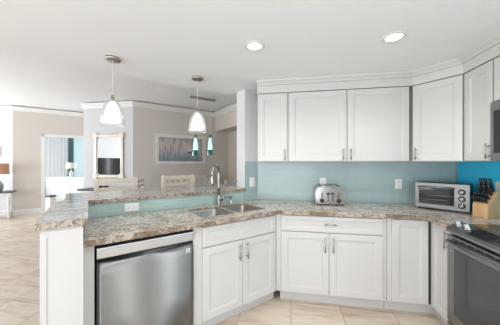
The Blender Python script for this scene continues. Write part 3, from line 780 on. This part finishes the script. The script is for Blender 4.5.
# ------------------------------------------------------------------ bar stools and dining chairs
def chair(name, label, cat, seat_z, back_z, s, n, rz, wood='cream_wood', w=0.44, d=0.40, group=None, slats=(-0.12, -0.04, 0.04, 0.12)):
    """origin on floor at the seat centre; back at +y"""
    t = thing(name, label, cat, (*sn(s, n), 0), rz, group)
    MB().box(-w/2, w/2, -d/2, d/2, seat_z-0.035, seat_z, 0.01).build('seat', wood, t)
    for sx_ in (-1, 1):
        MB().box(sx_*(w/2-0.022)-0.019, sx_*(w/2-0.022)+0.019, -d/2+0.003, -d/2+0.041, 0, seat_z-0.035, 0.004).build('leg', wood, t)
        MB().box(sx_*(w/2-0.020)-0.020, sx_*(w/2-0.020)+0.020, d/2-0.036, d/2, 0, seat_z-0.0352, 0.004).build('leg', wood, t)
    bk = MB()
    for sx_ in (-1, 1): bk.box(sx_*(w/2-0.022)-0.022, sx_*(w/2-0.022)+0.022, d/2-0.036, d/2, seat_z, back_z, 0.004)
    hgt = back_z-seat_z
    bk.box(-w/2+0.03, w/2-0.03, d/2-0.032, d/2-0.006, back_z-0.055, back_z-0.004, 0.004)
    bk.box(-w/2+0.03, w/2-0.03, d/2-0.030, d/2-0.008, back_z-0.145, back_z-0.105, 0.003)
    bk.box(-w/2+0.03, w/2-0.03, d/2-0.030, d/2-0.008, seat_z+0.06, seat_z+0.10, 0.003)
    bk.build('backrest', wood, t)
    for q in slats: MB().box(q-0.009, q+0.009, d/2-0.026, d/2-0.012, back_z-0.108, back_z-0.052).build('slat', wood, t)
    st = MB()
    for sx_ in (-1, 1): st.box(sx_*(w/2-0.02)-0.010, sx_*(w/2-0.02)+0.010, -d/2+0.03, d/2-0.03, seat_z*0.35, seat_z*0.35+0.03)
    st.box(-w/2+0.03, w/2-0.03, -d/2+0.012, -d/2+0.032, seat_z*0.28, seat_z*0.28+0.035)
    st.build('stretcher', wood, t)
    return t
chair('bar_stool', 'cream wooden bar stool in front of the mirror', 'bar stool', 0.75, 1.195, 0.27, 2.90, R45, slats=())
chair('bar_stool', 'cream wooden bar stool behind the middle of the bar, left of the faucet', 'bar stool', 0.75, 1.205, 1.00, 2.92, R45)
# dining table
t = thing('dining_table', 'white dining table behind the bar under the teal pendants', 'table', (*sn(2.16, 4.96), 0), R45)
MB().box(-0.90, 0.90, -0.45, 0.45, 0.725, 0.76, 0.006).build('tabletop', 'white_wood', t)
for a in (-0.80, 0.80):
    for c in (-0.37, 0.37):
        MB().lathe([(0.025, 0), (0.035, 0.06), (0.022, 0.12), (0.035, 0.35), (0.045, 0.55), (0.03, 0.62), (0.045, 0.64), (0.045, 0.725)], 16, Matrix.Translation((a, c, 0))).build('leg', 'white_wood', t)
ap = 0.0
chair('dining_chair', 'white dining chair at the left end of the dining table', 'chair', 0.46, 1.03, 1.02, 5.02, R45+PI/2-0.45, 'white_wood')
chair('dining_chair', 'white dining chair seen just right of the second bar stool', 'chair', 0.46, 1.06, 1.83, 4.36, R45+PI+0.12, 'white_wood')
chair('dining_chair', 'white dining chair seen between the faucet and the white post', 'chair', 0.46, 1.00, 2.55, 4.36, R45+PI-0.08, 'white_wood')
chair('dining_chair', 'white dining chair on the far side of the table, seen through the faucet', 'chair', 0.46, 1.04, 2.35, 5.56, R45, 'white_wood')

# ------------------------------------------------------------------ framed harbour picture
PX, PZ = sn(2.065, 6.146), 1.72
t = thing('framed_picture', 'wide white framed painting of a sailing boat in a grey harbour', 'picture', (*PX, PZ), R45)
pw, ph = 0.685, 0.395
b = MB(); th = 0.085
b.box(-pw, pw, -0.035, -0.001, ph-th, ph, 0.004); b.box(-pw, pw, -0.035, -0.001, -ph, -ph+th, 0.004)
b.box(-pw, -pw+th, -0.035, -0.001, -ph+th, ph-th); b.box(pw-th, pw, -0.035, -0.001, -ph+th, ph-th)
b.build('frame', 'white_wood', t)
cv = MB().box(-pw+th, pw-th, -0.018, -0.002, -ph+th, ph-th).build('canvas', 'painting', t)
sb = MB()
def flat(pts, y=-0.0188):
    b = bmesh.new(); a = [b.verts.new((p[0], y, p[1])) for p in pts]; c = [b.verts.new((p[0], y+0.0008, p[1])) for p in pts]
    b.faces.new(a); b.faces.new(c)
    for i in range(len(pts)): b.faces.new((a[i], a[(i+1) % len(pts)], c[(i+1) % len(pts)], c[i]))
    sb._merge(b)
sp_ = mat('sail_paint', (0.62, 0.62, 0.62), 0.7)
flat([(0.17, -0.03), (0.255, -0.03), (0.25, 0.17)]); sb.build('painted_sail', sp_, cv)
sb = MB(); flat([(0.26, -0.02), (0.30, -0.02), (0.262, 0.11)]); sb.build('painted_sail', sp_, cv)
sb = MB(); flat([(0.14, -0.05), (0.33, -0.05), (0.30, -0.10), (0.17, -0.10)])
hp = mat('hull_paint', (0.12, 0.13, 0.16), 0.7)
sb.build('painted_hull', hp, cv)
for q in (-0.45, -0.33, -0.22, -0.10, 0.02, 0.45):
    sb = MB(); flat([(q, -0.08), (q+0.006, -0.08), (q+0.006, 0.14), (q, 0.14)]); sb.build('painted_mast', 'wall', cv)

# ------------------------------------------------------------------ mirror on the column
t = thing('wall_mirror', 'tall silver framed mirror with round corner ornaments', 'mirror', (-4.375, 4.969, 1.535), 0)
mw, mh = 0.405, 0.535
MB().box(-mw+0.05, mw-0.05, -0.016, -0.002, -mh+0.05, mh-0.05).build('glass', 'mirror', t)
b = MB(); th = 0.075
b.box(-mw, mw, -0.04, -0.001, mh-th, mh, 0.012); b.box(-mw, mw, -0.04, -0.001, -mh, -mh+th, 0.012)
b.box(-mw, -mw+th, -0.04, -0.001, -mh+0.02, mh-0.02, 0.012); b.box(mw-th, mw, -0.04, -0.001, -mh+0.02, mh-0.02, 0.012)
b.build('frame', mat('silver_leaf', (0.52, 0.48, 0.43), 0.4, 0.6), t)
for a in (-1, 1):
    for c in (-1, 1):
        MB().lathe([(0.075, 0.0), (0.075, 0.045), (0.055, 0.055), (0.045, 0.048), (0.02, 0.062)], 20, Matrix.Translation((a*(mw-0.045), -0.001, c*(mh-0.04))) @ X90).build('rosette', 'white_wood', t)

# console under the mirror
t = thing('console_table', 'console table with a dark top below the mirror', 'table', (-4.30, 4.77, 0), 0)
MB().box(-0.60, 0.55, -0.18, 0.17, 0.715, 0.752, 0.004).build('tabletop', 'dark_wood', t)
MB().box(-0.56, 0.50, -0.15, 0.15, 0.60, 0.7148).build('apron', 'white_wood', t)
for a in (-0.53, 0.47):
    for c in (-0.13, 0.13): MB().box(a-0.025, a+0.025, c-0.025, c+0.025, 0, 0.60, 0.003).build('leg', 'white_wood', t)
for i, (q, r, lab) in enumerate(((-4.41, 0.045, 'small dark bowl on the console below the mirror, the left one'), (-4.27, 0.065, 'small dark bowl on the console below the mirror, the right one'))):
    o = MB().lathe([(r*0.4, 0), (r*0.45, 0.008), (r*0.9, 0.05), (r, 0.075), (r*0.93, 0.075), (r*0.5, 0.02)], 20).build('decorative_bowl', 'dark_wood', loc=(q, 4.74, 0.7525))
    tag(o, lab, 'bowl')
# ------------------------------------------------------------------ left console with lamp
t = thing('sofa_table', 'white console table with dark top and turned legs at the left edge', 'table', (*sn(-1.51, 8.10), 0), R45)
MB().box(-1.40, 0.0, -0.17, 0.17, 0.635, 0.67, 0.004).build('tabletop', 'dark_wood', t)
MB().box(-1.36, -0.04, -0.14, 0.14, 0.54, 0.6348).build('apron', 'trim', t)
lp = [(0.02, 0), (0.03, 0.03), (0.03, 0.10), (0.022, 0.14), (0.036, 0.20), (0.022, 0.26), (0.038, 0.36), (0.024, 0.44), (0.036, 0.47), (0.036, 0.54)]
for a in (-1.32, -0.08):
    for c in (-0.13, 0.13): MB().lathe(lp, 14, Matrix.Translation((a, c, 0))).build('leg', 'trim', t)
MB().box(-1.34, -0.06, -0.15, 0.15, 0.12, 0.145, 0.003).build('shelf', 'trim', t)
t = thing('table_lamp', 'table lamp with a tan shade and grey base at the left edge', 'lamp', (*sn(-1.81, 8.10), 0.671), 0)
MB().lathe([(0.07, 0), (0.09, 0.02), (0.11, 0.10), (0.10, 0.18), (0.05, 0.26), (0.02, 0.30), (0.015, 0.42)], 24).build('base', 'grey_ceramic', t)
MB().lathe([(0.205, 0.42), (0.20, 0.68)], 32, None, False).build('lamp_shade', 'tan_shade', t)
t = thing('wall_print', 'white wall print above the tan lamp', 'picture', (-7.725, 4.828, 1.68), 0)
MB().box(-0.25, 0.25, -0.03, -0.001, -0.14, 0.14, 0.003).build('frame', 'trim', t)
MB().box(-0.20, 0.20, -0.032, -0.0295, -0.10, 0.10).build('paper', 'white_plastic', t)

# dark topped stand seen over the bar end
t = thing('side_table', 'small white side table with a dark top beside the doorway', 'side table', (-6.01, 4.90, 0), 0)
MB().box(-0.08, 0.08, -0.08, 0.08, 0.50, 0.54, 0.004).build('tabletop', 'dark_wood', t)
MB().box(-0.070, 0.070, -0.070, 0.070, 0.0, 0.4995, 0.003).build('body', 'white_plastic', t)

# ------------------------------------------------------------------ bedroom seen through the doorway
t = thing('dresser', 'pale panelled bedroom dresser beyond the doorway', 'dresser', (-7.65, 6.95, 0), 0)
MB().box(-1.1, 0.85, 0.02, 0.48, 0.0, 0.80, 0.003).build('body', 'dresser', t)
MB().box(-1.13, 0.88, -0.01, 0.50, 0.80, 0.84, 0.005).build('top', 'trim', t)
for i in range(4):
    x0 = -1.08+i*0.48
    d = door_mb(x0+0.006, x0+0.474, 0.08, 0.785, fw=0.06).build('door', 'dresser', t)
t = thing('bedroom_lamp', 'white table lamp on the bedroom dresser', 'lamp', (-7.95, 7.22, 0.8405), 0)
MB().lathe([(0.06, 0), (0.07, 0.01), (0.04, 0.04), (0.06, 0.10), (0.065, 0.16), (0.03, 0.22), (0.012, 0.25), (0.012, 0.34)], 20).build('base', 'white_shade', t)
MB().lathe([(0.17, 0.32), (0.15, 0.53)], 28, None, False).build('lamp_shade', 'white_shade', t)
def curtain(name, x0, x1, y, z0, z1, m, label, waves):
    b = bmesh.new(); n = waves*8; lo = []; hi = []
    for i in range(n+1):
        u = i/n; xx = x0+(x1-x0)*u; yy = y+0.018*math.sin(u*waves*2*PI)
        lo.append(b.verts.new((yy, xx, z0))); hi.append(b.verts.new((yy, xx, z1)))
    for i in range(n): f = b.faces.new((lo[i], lo[i+1], hi[i+1], hi[i])); f.smooth = True
    r = bmesh.ops.solidify(b, geom=b.faces[:], thickness=0.003)
    mb = MB(); mb._merge(b); o = mb.build(name, m); tag(o, label, 'curtain')
curtain('sheer_curtain', 6.25, 7.98, -8.93, 0.0, 2.5, 'sheer', 'white sheer curtain over the bedroom window', 12)
curtain('curtain', 8.0, 8.22, -8.93, 0.0, 2.5, 'teal_cloth', 'dark teal curtain at the right side of the bedroom window', 4)

# ------------------------------------------------------------------ what the mirror reflects: television on a low stand by the living-room windows
t = thing('media_stand', 'white media stand by the living room window', 'media stand', (-7.8, 1.2, 0), PI/2+0.3)
MB().box(-0.9, 0.9, -0.2, 0.2, 0.05, 0.55, 0.006).build('body', 'trim', t)
MB().box(-0.85, 0.85, -0.16, 0.16, 0.0, 0.05).build('plinth', 'dark', t)
t = thing('television', 'black flat television on the media stand', 'television', (-7.8, 1.2, 0.551), PI/2+0.3)
MB().box(-0.80, 0.80, -0.02, 0.02, 0.08, 1.02, 0.004).build('screen', 'screen', t)
MB().box(-0.25, 0.25, -0.12, 0.12, 0.0, 0.02).box(-0.04, 0.04, -0.01, 0.015, 0.02, 0.09).build('stand', 'black', t)

# repeats share a group
for o in bpy.data.objects:
    n = o.name.split('.')[0]
    g = {'outlet': 'white wall outlets', 'pendant_light': 'glass bell pendants over the bar', 'recessed_light': 'recessed lights in the kitchen ceiling',
         'bar_stool': 'bar stools along the bar', 'dining_chair': 'chairs around the dining table', 'wall_cabinet': 'white wall cabinets',
         'decorative_bowl': 'bowls on the console'}.get(n)
    if g and 'label' in o: o['group'] = g
